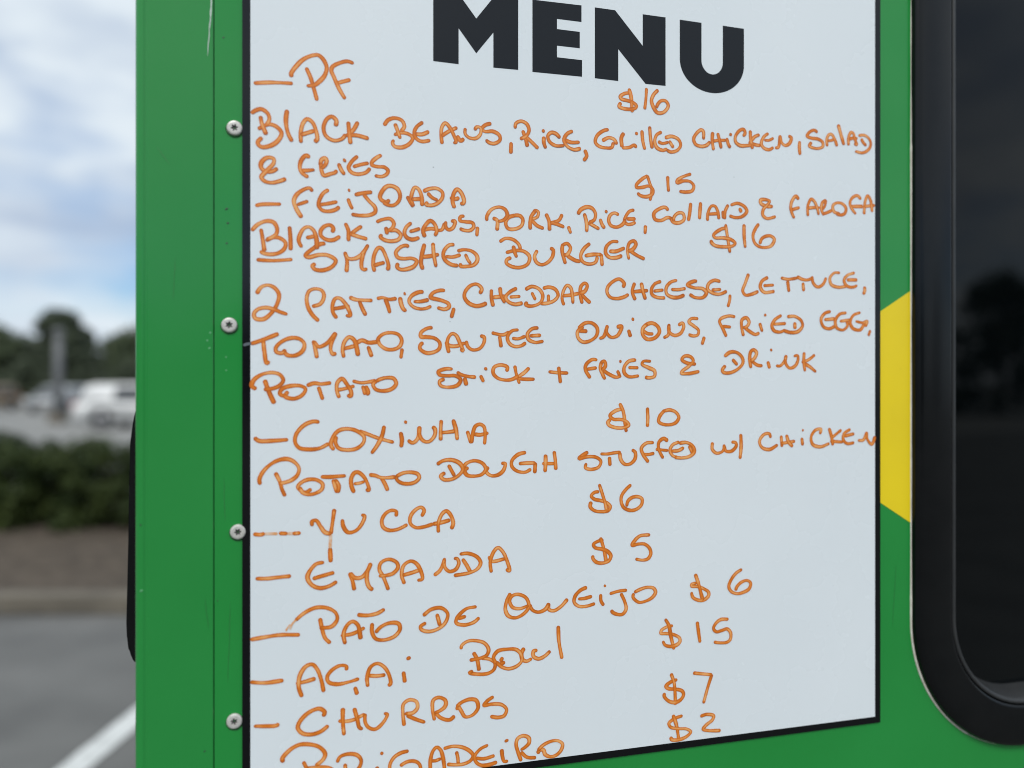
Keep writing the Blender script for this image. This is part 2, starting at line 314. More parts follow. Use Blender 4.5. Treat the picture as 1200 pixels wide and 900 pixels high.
('handwritten_description', 'POTATO STICK + FRIES & DRINK', [(280,375,7.5,"150,605 115,580 130,530 200,480 290,462 360,480 390,530 350,580 280,605 225,610|228,530 260,620 310,730|430,630 395,665 360,645 380,605 450,580 540,578 585,605 560,655 490,690 420,680 395,660|600,575 660,555 720,562 805,552|700,590 735,695|880,680 860,620 865,550 905,515 945,560 985,630 980,670 955,660|850,615 920,605 1010,580"),
 (380,425,10,"335,215 430,235 520,225 600,210|450,275 475,370|485,275 515,345 500,375|610,215 570,250 600,310 690,330 790,305 840,245 810,185 740,175 660,190 610,215"),
 (500,415,7.5,"220,130 160,130 100,155 110,180 180,190 250,190 295,225 270,270 190,290 120,275 110,240 150,218|265,160 300,180 360,195 425,202|330,210 345,270|470,190 495,240|510,135 520,122|700,150 705,115 650,95 590,115 580,165 620,210 690,228 750,220 800,190|770,105 785,180 810,255|895,122 850,165 790,205|790,215 860,220 940,220|1070,155 1150,163 1235,166|1155,115 1170,250"),
 (660,410,7.5,"290,88 250,85 195,130 190,175 230,245|205,170 285,158|330,110 320,160 340,215 360,255|325,110 355,100 365,140 335,180|345,180 400,215 460,240 500,230|470,185 490,225|490,103 502,100|630,88 570,100 530,150 530,200 570,235 655,228|570,155 650,157|760,100 700,100 685,125 740,155 795,185 795,230 750,245 715,240|1155,125 1080,115 1035,85 1060,55 1110,60 1135,95 1100,140 1040,185 1030,205 1090,208 1185,190"),
 (820,400,7.5,"210,130 260,95 320,100 365,145 370,190 330,240 260,275 200,272 190,250 215,215|280,160 320,205|440,230 430,150 440,90 465,75 490,100 470,150 435,175|455,180 500,210 540,215|590,180 605,235|613,78 625,75|665,215 700,215 745,155 750,125|745,130 745,190 780,235 830,215 855,160 850,125 820,130|908,100 905,180 915,260|1000,120 950,160 890,185|900,190 960,225 1010,268")]),
('handwritten_dish', '- COXINHA', [(285,485,7.5,"100,210 140,235 250,235 390,225|665,70 620,65 540,95 470,170 455,240 490,295 570,310 670,300 750,260|795,312 770,270 790,200 840,145 920,130 1000,150 1060,200 1055,250 1000,300 920,315 840,300 810,250 815,200"),
 (430,480,7.5,"-67,188 0,212 100,250 230,285|150,145 130,230 90,310 40,380|295,200 305,270 298,325|330,112 345,105|360,270 400,290 445,250 460,150|460,150 460,220 490,270 540,280 590,230 595,170 575,150|650,95 645,180 645,265|755,90 780,180 790,260|650,200 720,195 780,185|880,190 895,240 910,290|915,290 925,220 950,145 990,128 1025,150 1035,220 1030,300|940,215 990,220 1060,205")]),
('handwritten_price', '$10', [(695,465,10,"330,140 250,165 190,220 230,260 320,265 390,295 410,330 350,360 260,360 180,330 165,295 195,265|305,80 345,170 365,300 380,405|628,130 632,240 628,345|830,155 770,230 760,290 810,320 890,325 960,300 995,240 960,180 890,152 820,165")]),
('handwritten_description', 'POTATO DOUGH STUFFED W/ CHICKEN', [(290,530,10,"150,370 140,320 180,230 270,140 380,85 480,78 560,120 605,190 580,270 520,320 440,350 370,360|330,240 380,340 405,430 440,505|745,430 680,465 620,440 590,400 640,345 720,315 810,320 880,370 870,430 800,475 720,490 650,470 610,410|865,285 980,285 1060,278 1145,272|1005,320 1025,400 1045,465|1030,320 1070,390 1060,465"),
 (400,525,10,"145,515 115,430 115,350 150,290 190,280 240,310 290,380 320,490 290,485|150,415 210,408 265,390|330,310 400,320 450,340 530,345 630,335|470,350 510,420 540,490|640,330 720,290 810,280 890,300 910,340 870,390 790,415 700,405 650,370 640,330"),
 (500,515,7.5,"90,215 140,185 220,178 290,210 315,260 280,310 220,345 150,350 120,320 155,290|190,225 215,270 240,315|360,245 330,270 350,310 410,320 480,305 515,260 490,210 420,185 350,205 315,245|535,240 520,280 560,315 620,310 670,270 685,210 655,208|865,112 800,130 745,185 745,235 790,275 860,285 910,260|810,210 880,205 950,205|950,205 945,290|1040,135 1040,210 1035,280|1115,105 1125,180 1130,260|1015,210 1115,210"),
 (670,505,7.5,"135,185 100,205 60,240 130,225 210,230 250,265 230,315 160,335 115,320 120,285|250,200 310,200 370,190 420,185|325,230 330,300|415,190 425,250 460,290 510,285 550,240 550,185 525,165|710,100 650,105 605,150 620,205 665,270|610,200 660,205 715,195|835,85 800,65 760,95 755,150 775,200 795,235|735,160 835,170|935,95 880,120 855,170 880,215 920,230|870,175 930,170 975,145|940,105 1000,100 1055,130 1070,180 1030,220 960,235 900,230|1025,130 1050,190"),
 (825,495,5.714,"50,135 50,180 80,205 120,190 130,150|130,160 140,190 180,190 210,155 205,135 180,130|240,80 242,160 235,240|440,100 430,75 395,80 365,125 380,165 430,180 485,150|510,90 515,160|545,85 560,130 585,160|510,140 600,125|648,105 653,150|652,53 658,50|770,75 775,45 740,50 710,95 720,145 770,162 830,140|830,40 845,90 855,150|910,50 850,100|840,125 920,130|970,45 930,75 925,115 950,140 995,135|935,90 995,75|1025,120 1060,115 1080,70 1085,110 1115,145 1136,95")]),
('handwritten_dish', '- YUCCA', [(285,590,7.5,"95,265 150,270 185,262|~190,263 300,261|320,258 385,260|~390,260 440,260|440,260 500,255|605,190 605,155 640,145 680,200 720,250 770,262|800,50 785,160 770,262|~768,270 763,385|763,390 768,508|870,140 880,200 920,250 990,235 1045,170 1065,105 1040,98"),
 (400,585,7.5,"480,145 480,105 440,95 390,120 355,180 365,240 410,268 480,265 540,240 575,220|705,145 725,95 700,68 650,90 605,150 605,210 650,245 720,240 800,215|850,285 850,210 880,130 920,100 960,140 980,210 965,255|805,215 880,200 950,180")]),
('handwritten_price', '$6', [(680,560,12,"250,190 190,200 145,250 190,295 280,315 360,345 410,400 380,455 290,470 190,455 130,400 140,335|258,90 300,220 345,370 365,480|700,95 630,160 570,250 565,330 600,410 680,450 770,440 850,370 855,290 800,260 720,270 660,320 640,390")]),
('handwritten_dish', '- EMPANDA', [(285,635,7.5,"115,318 200,318 320,305 415,295|705,175 640,190 580,260 565,310 600,370 670,400 750,385 820,345|615,318 700,292 795,265|935,270 960,340 975,415|940,270 980,310 1040,305 1090,250 1120,185|1120,190 1090,260 1085,330 1105,390 1135,415"),
 (430,630,6.667,"165,400 130,310 95,240 110,190 170,165 230,190 240,230 200,275 150,290 95,295|290,355 270,290 285,215 340,180 385,200 420,260 430,320 395,330|280,290 350,270 420,245|525,290 570,250 605,160|600,165 605,225 640,260 690,245 715,195 700,160 680,160|725,125 790,120 860,150 885,195 860,240 800,270 680,292|745,165 775,210 805,265|968,265 960,190 985,110 1020,75 1060,110 1095,190 1110,255 1085,245|950,145 970,180 1080,160")]),
('handwritten_price', '$5', [(680,615,12,"310,210 240,225 175,270 200,315 290,335 370,365 420,430 390,500 310,530 220,520 170,470 165,430|275,180 310,290 335,400 355,510|965,135 830,150 760,210 720,280 800,265 890,265 960,320 980,400 940,470 870,490 770,475")]),
('handwritten_dish', '- PÃO DE QUEIJO', [(285,690,6,"55,352 150,335 250,320 395,318|370,215 430,165 510,128 590,130 650,165 660,210 620,260 540,270|540,205 555,280 575,340 610,375|715,380 705,310 735,245 770,225 805,250 825,345|690,325 770,310 850,270|805,178 870,182 940,168 990,140|905,240 905,300 930,345 980,355 1060,330 1100,280 1090,240 1030,235 970,260 930,300|~372,212 345,242 330,280|~330,245 300,290"),
 (480,685,6,"95,212 150,170 220,160 265,200 250,260 200,305 130,325 80,310 75,290 110,265|190,205 210,280|465,152 400,165 360,195 330,230 325,265 380,280 450,260 485,230|340,235 390,220|705,60 680,110 670,170 690,215 740,230 800,200 835,150 815,90 760,65 720,75 700,110 720,155 770,165 830,145|840,140 860,175 900,190 950,170 975,130|975,130 975,170 1010,180 1060,150 1105,100"),
 (640,670,8.571,"400,152 340,180 285,240 275,300 320,340 400,340 480,315|320,268 380,262 450,242|540,225 545,290 570,330|578,140 588,132|635,215 720,190 800,180|745,215 780,290 795,370 760,420 700,420 655,395 655,380|870,215 865,250 920,300 990,290 1060,250 1090,200 1070,160 1010,150 940,170 880,200")]),
('handwritten_price', '$6 beside the pão de queijo', [(790,660,12,"300,270 230,290 235,315 320,320 400,350 470,400 470,450 400,510 320,510 250,470 230,405|285,150 330,280 360,400 390,510|935,80 860,130 790,220 755,320 790,390 870,420 960,400 1040,350 1060,270 1010,235 930,260 870,320 850,370")]),
('handwritten_dish', '- AÇAI BOWL', [(285,760,6,"55,230 150,235 280,218|412,330 390,260 400,180 440,120 485,105 520,140 550,220 565,295|375,240 440,225 505,205|725,145 725,120 680,115 620,150 590,195 600,230 660,245 740,230 810,208|785,268 800,315|875,260 870,200 895,125 940,100 985,120 1020,170 1035,240 1020,255|880,185 940,187 995,180|1125,160 1135,230|1150,68 1172,58"),
 (530,725,8.571,"85,295 90,265 150,220 240,215 320,240 360,300 345,355 290,385 175,410|210,335 245,400 265,510|290,390 370,400 425,440 415,500 360,540 260,550 170,535 200,520|480,420 500,385|520,430 470,450 430,430 410,380 450,320 540,300 640,305 690,360 690,420 640,470 560,495 490,475 440,430|715,290 690,340 700,400 740,420 790,395|845,310 810,320 810,370 860,395 920,370 975,320|1058,70 1065,220 1095,390")]),
('handwritten_price', '$15 beside the açai bowl', [(765,715,12,"265,210 190,225 110,275 100,315 180,320 280,335 360,380 370,430 320,480 230,500 160,480 130,430|165,120 215,210 240,350 285,535|612,160 630,300 650,440|1045,118 940,125 870,180 840,250 880,295 960,275 1030,255 1080,310 1075,400 1030,440 940,450 850,440")]),
('handwritten_dish', '- CHURROS', [(285,810,7.5,"100,298 200,298 290,293 312,280|705,210 715,175 670,145 590,170 510,240 480,310 520,360 600,370 680,345 745,295|875,145 875,260 885,375|975,145 1000,230 1020,310 1045,325|840,255 920,255 1000,235|1070,195 1070,260 1100,310 1160,325 1226,270 1265,195 1240,188|1005,225 1065,195"),
 (440,800,7.059,"235,345 225,250 230,170 280,135 335,150 345,200 310,240 245,250|260,265 330,295 405,320|485,300 470,220 475,140 520,115 575,140 575,185 530,225 490,240|495,245 540,285 610,300 650,270|670,215 680,190 705,225 740,275 800,260 845,200 830,140 780,130 710,155 670,190|970,110 920,145 895,180 960,170 1040,175 1080,215 1060,265 1010,280 950,272")]),
('handwritten_price', '$7', [(765,780,9,"245,140 180,165 130,210 160,235 230,240 300,260 315,300 280,355 220,380 150,360 110,310 115,285|185,80 215,170 225,280 230,400|420,70 520,80 612,88|612,88 570,220 525,385")]),
('handwritten_dish', 'BRIGADEIRO', [(285,855,7.5,"350,275 345,245 410,170 490,125 580,120 670,145 720,205 700,255 640,305|530,275 560,340 580,420|560,330 660,320 770,335 800,380 740,440 600,470|825,275 850,230 920,205 1000,215 1035,260 1020,320 960,380|895,295 900,400 915,480|930,370 990,410 1050,450|1175,320 1180,420"),
 (430,850,10,"160,320 185,315|480,290 400,310 320,360 270,440 270,530 330,580 430,590|390,460 470,415 560,410 615,450 625,540 600,620|740,540 740,400 770,290 815,245 860,280 890,380 905,500|725,400 790,405 860,380|900,260 1000,235 1110,245 1200,290 1240,345 1210,400 1130,440 1030,450 940,445|1045,300 1060,370 1065,440"),
 (540,850,8.571,"265,190 190,230 135,300 150,360 200,390 280,385 355,360|150,320 230,325 330,295|405,235 415,310 430,350 465,350|440,152 468,138|600,345 570,260 550,180 565,125 620,95 675,115 680,165 640,210 600,235|600,260 660,310 745,315|765,270 790,235 825,240 840,280 890,305 950,290 1000,240 1015,180 970,145 900,150 820,190 770,240")]),
('handwritten_price', '$2', [(765,780,9,"300,520 220,550 160,600 180,640 260,655 350,660 390,690 350,735 270,770 190,770 180,745|205,515 240,620 265,775|495,525 560,505 630,520 620,560 550,620 520,660 570,675 700,675")]),
]
# ------------------------------------------------------------------ the truck's side wall
TAN = 900.0 / 3432.0                         # the wall turns away to the right by atan(TAN)
TH = math.atan(TAN)
CO, SI = math.cos(TH), math.sin(TH)
Y0 = 0.69                                    # distance straight ahead to the wall
def wall(px, py):
    """A measured point of the wall: metres along it (s) and above eye height (z)."""
    u, v = (px - 600.0) / 900.0, (450.0 - py) / 900.0
    y = Y0 / (1.0 - u * TAN)
    return u * y / CO, v * y
def S(px): return wall(px, 450)[0]

truck = empty('food_truck', (0, Y0, 0), TH)
tag(truck, 'bright green food truck with yellow graphic and dark side window, its side filling the view', 'food truck')
# local axes: x along the wall, -y towards the viewer, z up from the ground
sL, sSeam, sTrim = S(157), S(250.3), S(250.3)
gap_w = 0.00065

# body: one box with the window opening cut as a frame of faces
winL, winT = S(1068), H + 0.72
winB = H + wall(1190, 872)[1]
winR = winL + 1.05
RO = 0.145
def rrect(x0, x1, z0, z1, r, n=14):
    pts = []
    for cx, cz, a0 in ((x1 - r, z1 - r, 0), (x0 + r, z1 - r, 90), (x0 + r, z0 + r, 180), (x1 - r, z0 + r, 270)):
        for i in range(n + 1):
            a = R(a0 + 90.0 * i / n)
            pts.append((cx + r * math.cos(a), cz + r * math.sin(a)))
    return pts

def panel_with_hole(bm, x0, x1, z0, z1, hole, y0, y1):
    outer = [(x0, z0), (x1, z0), (x1, z1), (x0, z1)]
    rings = []
    for y in (y0, y1):
        vo = [bm.verts.new((a, y, b)) for a, b in outer]
        vh = [bm.verts.new((a, y, b)) for a, b in hole]
        es = []
        for vs in (vo, vh):
            for i in range(len(vs)): es.append(bm.edges.new((vs[i], vs[(i + 1) % len(vs)])))
        bmesh.ops.triangle_fill(bm, edges=es, use_beauty=True)
        rings.append((vo, vh))
    for k in (0, 1):
        a, b = rings[0][k], rings[1][k]
        for i in range(len(a)): bm.faces.new((a[i], b[i], b[(i + 1) % len(a)], a[(i + 1) % len(a)]))

TR = sL + 3.9                                # right end of the body
bm = bmesh.new()
hole_in = rrect(winL + .018, winR - .018, winB + .018, winT - .018, RO - .016)
panel_with_hole(bm, sSeam + gap_w, TR, .42, 2.75, hole_in, 0.0, 0.012)
side = obj('side_panel', bm, M['green'], truck)
bm = bmesh.new()                             # corner trim: a folded strip with a rolled edge
rr = 0.0085
prof = [(sSeam, 0.0)]
prof.append((sSeam - .0006, -.0006))
prof += [(S(173.5), -.0006), (S(172.0), -.0001), (S(170.0), -.0001)]
prof.append((sL + rr * .8, -.0006))
rr *= .8
for i in range(1, 9):
    a = R(90.0 * i / 8)
    prof.append((sL + rr - rr * math.sin(a), -.0006 + rr - rr * math.cos(a)))
prof += [(sL, .09), (sL + .012, .09), (sL + .012, .012), (sSeam, .012)]
lo = [bm.verts.new((a, b, .40)) for a, b in prof]; hi = [bm.verts.new((a, b, 2.76)) for a, b in prof]
for i in range(len(prof)):
    j = (i + 1) % len(prof); bm.faces.new((lo[i], lo[j], hi[j], hi[i]))
bm.faces.new(lo); bm.faces.new(list(reversed(hi)))
trim = obj('corner_trim', bm, M['green_trim'], truck)
bm = bmesh.new(); box(bm, sSeam - .002, sSeam + .004, .0125, .02, .43, 2.74)
obj('seam_backing', bm, M['gap'], truck)
bm = bmesh.new()                             # the rest of the body behind the side
box(bm, sL + .014, TR, .0905, 2.15, .42, 2.75, .03, 3)
obj('body_shell', bm, M['green_trim'], truck)
bm = bmesh.new(); box(bm, sL + .25, TR - .05, .10, 2.05, .28, .415)
obj('chassis', bm, M['rubber'], truck)
for wx in (sL + .95, TR - .75):
    for wy in (.16, 1.98):
        bm = bmesh.new()
        mt = Matrix.Translation((wx, wy, .36)) @ Matrix.Rotation(R(90), 4, 'X')
        lathe(bm, [(.20, -.11), (.33, -.12), (.36, -.09), (.36, .09), (.33, .12), (.20, .11), (.20, -.11)], 40, mt)
        w = obj('wheel', bm, M['rubber'], truck, True)
        bm = bmesh.new(); lathe(bm, [(0, .10), (.06, .10), (.09, .06), (.20, .09), (.205, -.09), (0, -.09)], 32, mt)
        obj('rim', bm, M['steel'], w)

# yellow field of the wrap: a slanted shape that runs on under the window
bm = bmesh.new()
a0, a1 = wall(1030, 366), wall(1066, 341.5)
b0, b1 = wall(1030, 588), wall(1066, 612)
k1 = (a1[1] - a0[1]) / (a1[0] - a0[0]); k2 = (b1[1] - b0[1]) / (b1[0] - b0[0])
xl = S(990); xr = winL + .02
prism(bm, [(xl, H + a0[1] + k1 * (xl - a0[0])), (xl, H + b0[1] + k2 * (xl - b0[0])), (xr, H + b0[1] + k2 * (xr - b0[0])), (xr, H + a0[1] + k1 * (xr - a0[0]))], -.0003, .0005)
obj('yellow_graphic', bm, M['yellow'], truck)

# window: sealant bead, frame with a rolled outer edge, groove and inner lip, pane
def loop_sweep(bm, prof, x0, x1, z0, z1, r, n=16):
    """prof: (inset, y) rings swept round a rounded rectangle."""
    rings = []
    for ins, y in prof:
        rings.append([bm.verts.new((a, y, b)) for a, b in rrect(x0 + ins, x1 - ins, z0 + ins, z1 - ins, max(.004, r - ins), n)])
    m = len(rings[0])
    for A, B in zip(rings, rings[1:]):
        for i in range(m): bm.faces.new((A[i], A[(i + 1) % m], B[(i + 1) % m], B[i]))
fw = S(1110) - winL                           # flat band of the frame
lip = S(1117.5) - winL
win = None
bm = bmesh.new()
loop_sweep(bm, [(.0, .004), (.0, -.0045), (.0012, -.0066), (.004, -.0078), (.009, -.0082), (fw - .004, -.0082), (fw - .0015, -.0076), (fw - .0004, -.0050), (fw + .0004, -.0035)], winL, winR, winB, winT, RO, 18)
win = obj('window', bm, M['rubber'], truck, True)
bm = bmesh.new()
loop_sweep(bm, [(fw + .0003, -.0030), (fw + .0006, -.0062), (fw + .0014, -.0072), (fw + .0034, -.0072), (fw + .0050, -.0060), (fw + .0064, -.0030), (fw + .0125, .0185), (fw + .0125, .0300)], winL, winR, winB, winT, RO, 18)
obj('gasket', bm, M['gasket'], win, True)
gx0, gz0 = fw + .010, fw + .010
bm = bmesh.new()
prism(bm, rrect(winL + gx0, winR - gx0, winB + gz0, winT - gz0, RO - fw - .010, 14), .0190, .0235)
obj('pane', bm, M['glass'], win)
bm = bmesh.new()                              # bead of pale sealant, thick in places, round the frame
pts = rrect(winL - .0008, winR + .0008, winB - .0008, winT + .0008, RO, 40)
dense = []
for i, p in enumerate(pts):
    q = pts[(i + 1) % len(pts)]
    d = math.hypot(q[0] - p[0], q[1] - p[1]); n = max(1, int(d / .006))
    for k in range(n): dense.append((p[0] + (q[0] - p[0]) * k / n, p[1] + (q[1] - p[1]) * k / n))
rad = []
for a, b in dense:
    f = noise.noise(Vector((a * 5, b * 5, 3.3))) + .55 * noise.noise(Vector((a * 19, b * 19, 1.1)))
    rad.append(.0007 + .0007 * max(-.85, min(1.2, f + (.55 if (a < winL + .07 and b < H - .22) else (-.55 if (b < H - .3 or b > H + .25) else .1)))))
tube(bm, [(a, -.0003, b) for a, b in dense], rad, 8, True)
obj('sealant_bead', bm, M['sealant'], win, True)

# screws down the trim
def screw(px, py, rot):
    s, z = wall(px, py)
    e = .0061
    mt = Matrix.Translation((s, -.0002, H + z)) @ Matrix.Rotation(R(90), 4, 'X') @ Matrix.Rotation(R(rot), 4, 'Z')
    bm = bmesh.new()
    prof = [(e * 1.02, 0.0), (e * 1.02, .0009), (e * .98, .0016), (e * .90, .0021), (e * .76, .00235), (e * .56, .0024)]
    seg = 48
    rings = [[bm.verts.new(mt @ Vector((r * math.cos(2 * math.pi * i / seg), r * math.sin(2 * math.pi * i / seg), h))) for i in range(seg)] for r, h in prof]
    star = []
    for i in range(seg):
        a = 2 * math.pi * i / seg
        r = e * (.40 + .10 * math.cos(6 * a))
        star.append((r * math.cos(a), r * math.sin(a)))
    rings.append([bm.verts.new(mt @ Vector((x, y, .0024))) for x, y in star])
    rings.append([bm.verts.new(mt @ Vector((x * .93, y * .93, .0008))) for x, y in star])
    for A, B in zip(rings, rings[1:]):
        for i in range(seg): bm.faces.new((A[i], A[(i + 1) % seg], B[(i + 1) % seg], B[i]))
    sw = obj('screw', bm, M['steel'], truck, False)
    bm = bmesh.new()
    c = bm.verts.new(mt @ Vector((0, 0, .0006)))
    rg = [bm.verts.new(mt @ Vector((x * .95, y * .95, .00085))) for x, y in star]
    for i in range(seg): bm.faces.new((c, rg[i], rg[(i + 1) % seg]))
    obj('drive_socket', bm, M['socket'], sw)
    bm = bmesh.new()  # painted contact shadow: a dark disc under the head, set slightly low
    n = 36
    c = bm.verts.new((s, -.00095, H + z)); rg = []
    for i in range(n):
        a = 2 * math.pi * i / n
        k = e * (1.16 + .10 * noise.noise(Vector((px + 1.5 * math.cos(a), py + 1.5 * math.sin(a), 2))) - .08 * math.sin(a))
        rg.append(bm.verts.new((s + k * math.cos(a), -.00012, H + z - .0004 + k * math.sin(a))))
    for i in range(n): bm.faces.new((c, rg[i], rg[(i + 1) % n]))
    obj('shadow_ring', bm, M['screw_shade'], sw)
    return sw
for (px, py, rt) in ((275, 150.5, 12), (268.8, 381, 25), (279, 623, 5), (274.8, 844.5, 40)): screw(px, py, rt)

# black rubber bumper on the rear face, just past the corner
bm = bmesh.new()
dY = .045                                     # how far behind the wall plane it sits
def back(px, py):
    # the point where the ray meets the plane dY behind the wall
    u, v = (px - 600.0) / 900.0, (450.0 - py) / 900.0
    y = (Y0 + dY / CO) / (1.0 - u * TAN)
    X, Z = u * y, v * y
    return X * CO + (y - Y0) * SI, Z
edge = [(158.6, 480), (157.0, 488), (155.2, 498), (152.6, 520), (151.2, 580), (150.2, 640), (149.0, 690), (148.0, 730), (148.6, 745), (150.4, 760), (153.5, 771), (158, 778)]
out_ = [back(x, y) for x, y in edge]
pts = [(a, H + b) for a, b in out_] + [(out_[-1][0] + .006, H + out_[-1][1] - .001), (out_[0][0] + .006, H + out_[0][1])]
prism(bm, pts, dY, dY + .035)
bmesh.ops.bevel(bm, geom=list(bm.edges), offset=.0015, segments=2, affect='EDGES')
obj('rear_bumper_strip', bm, M['rubber'], truck)

# scratches, chips and air bubbles in the vinyl
def mark(px, py, ra, rb, ang, m, name):
    s, z = wall(px, py)
    y = -.0007 if px < 250 else -.0001
    bm = bmesh.new()
    n = 14
    c = bm.verts.new((s, y - .00025, H + z)); rg = []
    for i in range(n):
        a = 2 * math.pi * i / n
        k = 1 + .25 * noise.noise(Vector((px + math.cos(a), py + math.sin(a), .5)))
        dx, dz = ra * k * math.cos(a), rb * k * math.sin(a)
        rg.append(bm.verts.new((s + dx * math.cos(ang) - dz * math.sin(ang), y, H + z + dx * math.sin(ang) + dz * math.cos(ang))))
    for i in range(n): bm.faces.new((c, rg[i], rg[(i + 1) % n]))
    obj(name, bm, m, truck, True)
for px, py, r in ((246.5, 390, .0010), (243, 399, .0009), (245.5, 408, .0010), (265, 418.5, .0007), (265, 434, .0008), (166, 692, .0012)):
    mark(px, py, r, r * .8, .4, M['bubble'], 'vinyl_bubble')
for px, py, ra, rb in ((265.5, 245, .0016, .0008), (267, 261.5, .0011, .0008), (265.8, 285, .0010, .0007), (262, 44, .0010, .0006), (165, 615, .0007, .0007), (255, 704, .0005, .0005), (240, 880, .0010, .0006), (268, 902, .0006, .0006), (1055, 432, .0016, .0013)):
    mark(px, py, ra, rb, .6, M['chip'], 'paint_chip')
def scratch(p0, p1, w, m, name, n=10):
    a, b = wall(*p0), wall(*p1)
    bm = bmesh.new(); prev = None
    y = -.00075 if p0[0] < 250 else -.00012
    for i in range(n + 1):
        t = i / n
        s = a[0] + (b[0] - a[0]) * t + .0006 * noise.noise(Vector((t * 3, p0[1], 0)))
        z = H + a[1] + (b[1] - a[1]) * t
        ww = w * (1 - abs(2 * t - 1) ** 3) * (.7 + .5 * noise.noise(Vector((t * 9, 2, p0[0])))) + .00005
        cur = (bm.verts.new((s - ww, y, z)), bm.verts.new((s + ww, y, z)))
        if prev: bm.faces.new((prev[0], prev[1], cur[1], cur[0]))
        prev = cur
    obj(name, bm, m, truck)
scratch((248.5, -8), (246.2, 34), .0007, M['scratch'], 'paint_scratch')
scratch((246.4, 20), (243.2, 66), .00035, M['scratch'], 'paint_scratch')
for a_, b_, w_ in (((240, 700), (244.5, 736), .0005), ((270, 705), (267, 800), .0005), ((262, 560), (264, 612), .0004), ((184, 172), (199, 193), .0005), ((206, 300), (203, 352), .0004), ((1050, 660), (1046, 735), .0006)):
    scratch(a_, b_, w_, M['streak'], 'paint_scratch')

# ------------------------------------------------------------------ the menu board
bx0, bx1 = S(284.0), S(1030.3)
BW = .0064
bz0 = wall(1030.3, 845.5)[1]; bz1 = .415
board = empty('menu_board', (0, 0, 0), TH)
bc = (bx0 + bx1) / 2
BO = Vector((bc, 0, H + bz0))                 # board's own origin at its bottom middle
board.location = (bc * CO, Y0 + bc * SI, H + bz0)
tag(board, 'white menu board with black border, heading and orange handwriting, mounted on the green truck side', 'menu board')
def L(s, y, z): return (s - BO.x, y, H + z - BO.z)
T0 = -.0016                                   # front of the board
bm = bmesh.new()
a, b = L(bx0 + BW, 0, bz0 + BW), L(bx1 - BW, 0, bz1 - BW)
box(bm, a[0], b[0], T0, -.0002, a[2], b[2])
obj('writing_surface', bm, M['board'], board)
bm = bmesh.new()
o0, o1 = L(bx0, 0, bz0), L(bx1, 0, bz1)
def frame_ring(bm, X0, X1, Z0, Z1, w, y0, y1):
    O = [(X0, Z0), (X1, Z0), (X1, Z1), (X0, Z1)]; I = [(X0 + w, Z0 + w), (X1 - w, Z0 + w), (X1 - w, Z1 - w), (X0 + w, Z1 - w)]
    vs = {}
    for n_, P in (('O', O), ('I', I)):
        for k, y in enumerate((y0, y1)): vs[n_, k] = [bm.verts.new((x, y, z)) for x, z in P]
    for i in range(4):
        j = (i + 1) % 4
        bm.faces.new((vs['O', 0][i], vs['O', 0][j], vs['I', 0][j], vs['I', 0][i]))
        bm.faces.new((vs['O', 1][i], vs['I', 1][i], vs['I', 1][j], vs['O', 1][j]))
        bm.faces.new((vs['O', 0][i], vs['O', 1][i], vs['O', 1][j], vs['O', 0][j]))
        bm.faces.new((vs['I', 0][i], vs['I', 0][j], vs['I', 1][j], vs['I', 1][i]))
frame_ring(bm, o0[0], o1[0], o0[2], o1[2], BW - .00002, T0 - .0001, -.0003)
obj('border', bm, M['black_vinyl'], board)

# printed heading, four cut letters
def cc(px, py): # a point of the heading crop
    s, z = wall(490 + px / 3.0, py / 3.0)
    return L(s, 0, z)
def letter(pts, ch):
    bm = bmesh.new()
    prism(bm, [(cc(x, y)[0], cc(x, y)[2]) for x, y in pts], T0 - .00018, T0 + .0003)
    o = obj('heading_letter', bm, M['head_vinyl'], board)
    o['label'] = 'bold black capital letter ' + ch + ' of the printed heading'
letter([(52, -39), (133, -30), (203, 68), (270, -14), (350, -4), (350, 248), (263, 240), (263, 117), (203, 190), (141, 102), (141, 228), (52, 217)], 'M')
letter([(400, 2), (572, 22), (572, 80), (486, 69), (486, 105), (566, 115), (566, 172), (486, 163), (486, 204), (574, 214), (574, 272), (400, 255)], 'E')
letter([(619, 29), (690, 39), (787, 164), (787, 53), (867, 64), (867, 304), (797, 297), (701, 175), (701, 287), (619, 277)], 'N')
def arc(cx, cy, rx, ry, a0, a1, n, sh=.112):
    out = []
    for i in range(n + 1):
        a = R(a0 + (a1 - a0) * i / n)
        x = cx + rx * math.cos(a)
        out.append((x, cy + ry * math.sin(a) + sh * (x - cx)))
    return out
letter([(917, 72), (993, 83)] + arc(1030.5, 218, 37.5, 46, 180, 0, 18) + [(1068, 93), (1142, 104)] + arc(1029.5, 222, 112.5, 107, 0, 180, 30), 'U')

# handwriting: pen paths laid as thin ribbons of ink
def catmull(P, step):
    if len(P) == 2:
        a, b = P
        n = max(2, int((b - a).length / step))
        return [a.lerp(b, i / n) for i in range(n + 1)]
    Q = [2 * P[0] - P[1]] + P + [2 * P[-1] - P[-2]]
    res = []
    for i in range(1, len(Q) - 2):
        p0, p1, p2, p3 = Q[i - 1:i + 3]
        n = max(2, int((p2 - p1).length / step))
        # centripetal tangents keep tight corners from looping
        d1, d2, d3 = max(1e-6, (p1 - p0).length ** .5), max(1e-6, (p2 - p1).length ** .5), max(1e-6, (p3 - p2).length ** .5)
        m1 = (p2 - p1) + d2 * ((p1 - p0) / d1 - (p2 - p0) / (d1 + d2))
        m2 = (p2 - p1) + d2 * ((p3 - p2) / d3 - (p3 - p1) / (d2 + d3))
        for k in range(n):
            t = k / n
            res.append((2 * p1 - 2 * p2 + m1 + m2) * t ** 3 + (-3 * p1 + 3 * p2 - 2 * m1 - m2) * t ** 2 + m1 * t + p1)
    res.append(P[-1].copy())
    return res
PEN = .00170                                   # half width of the pen line
_lay = [0]
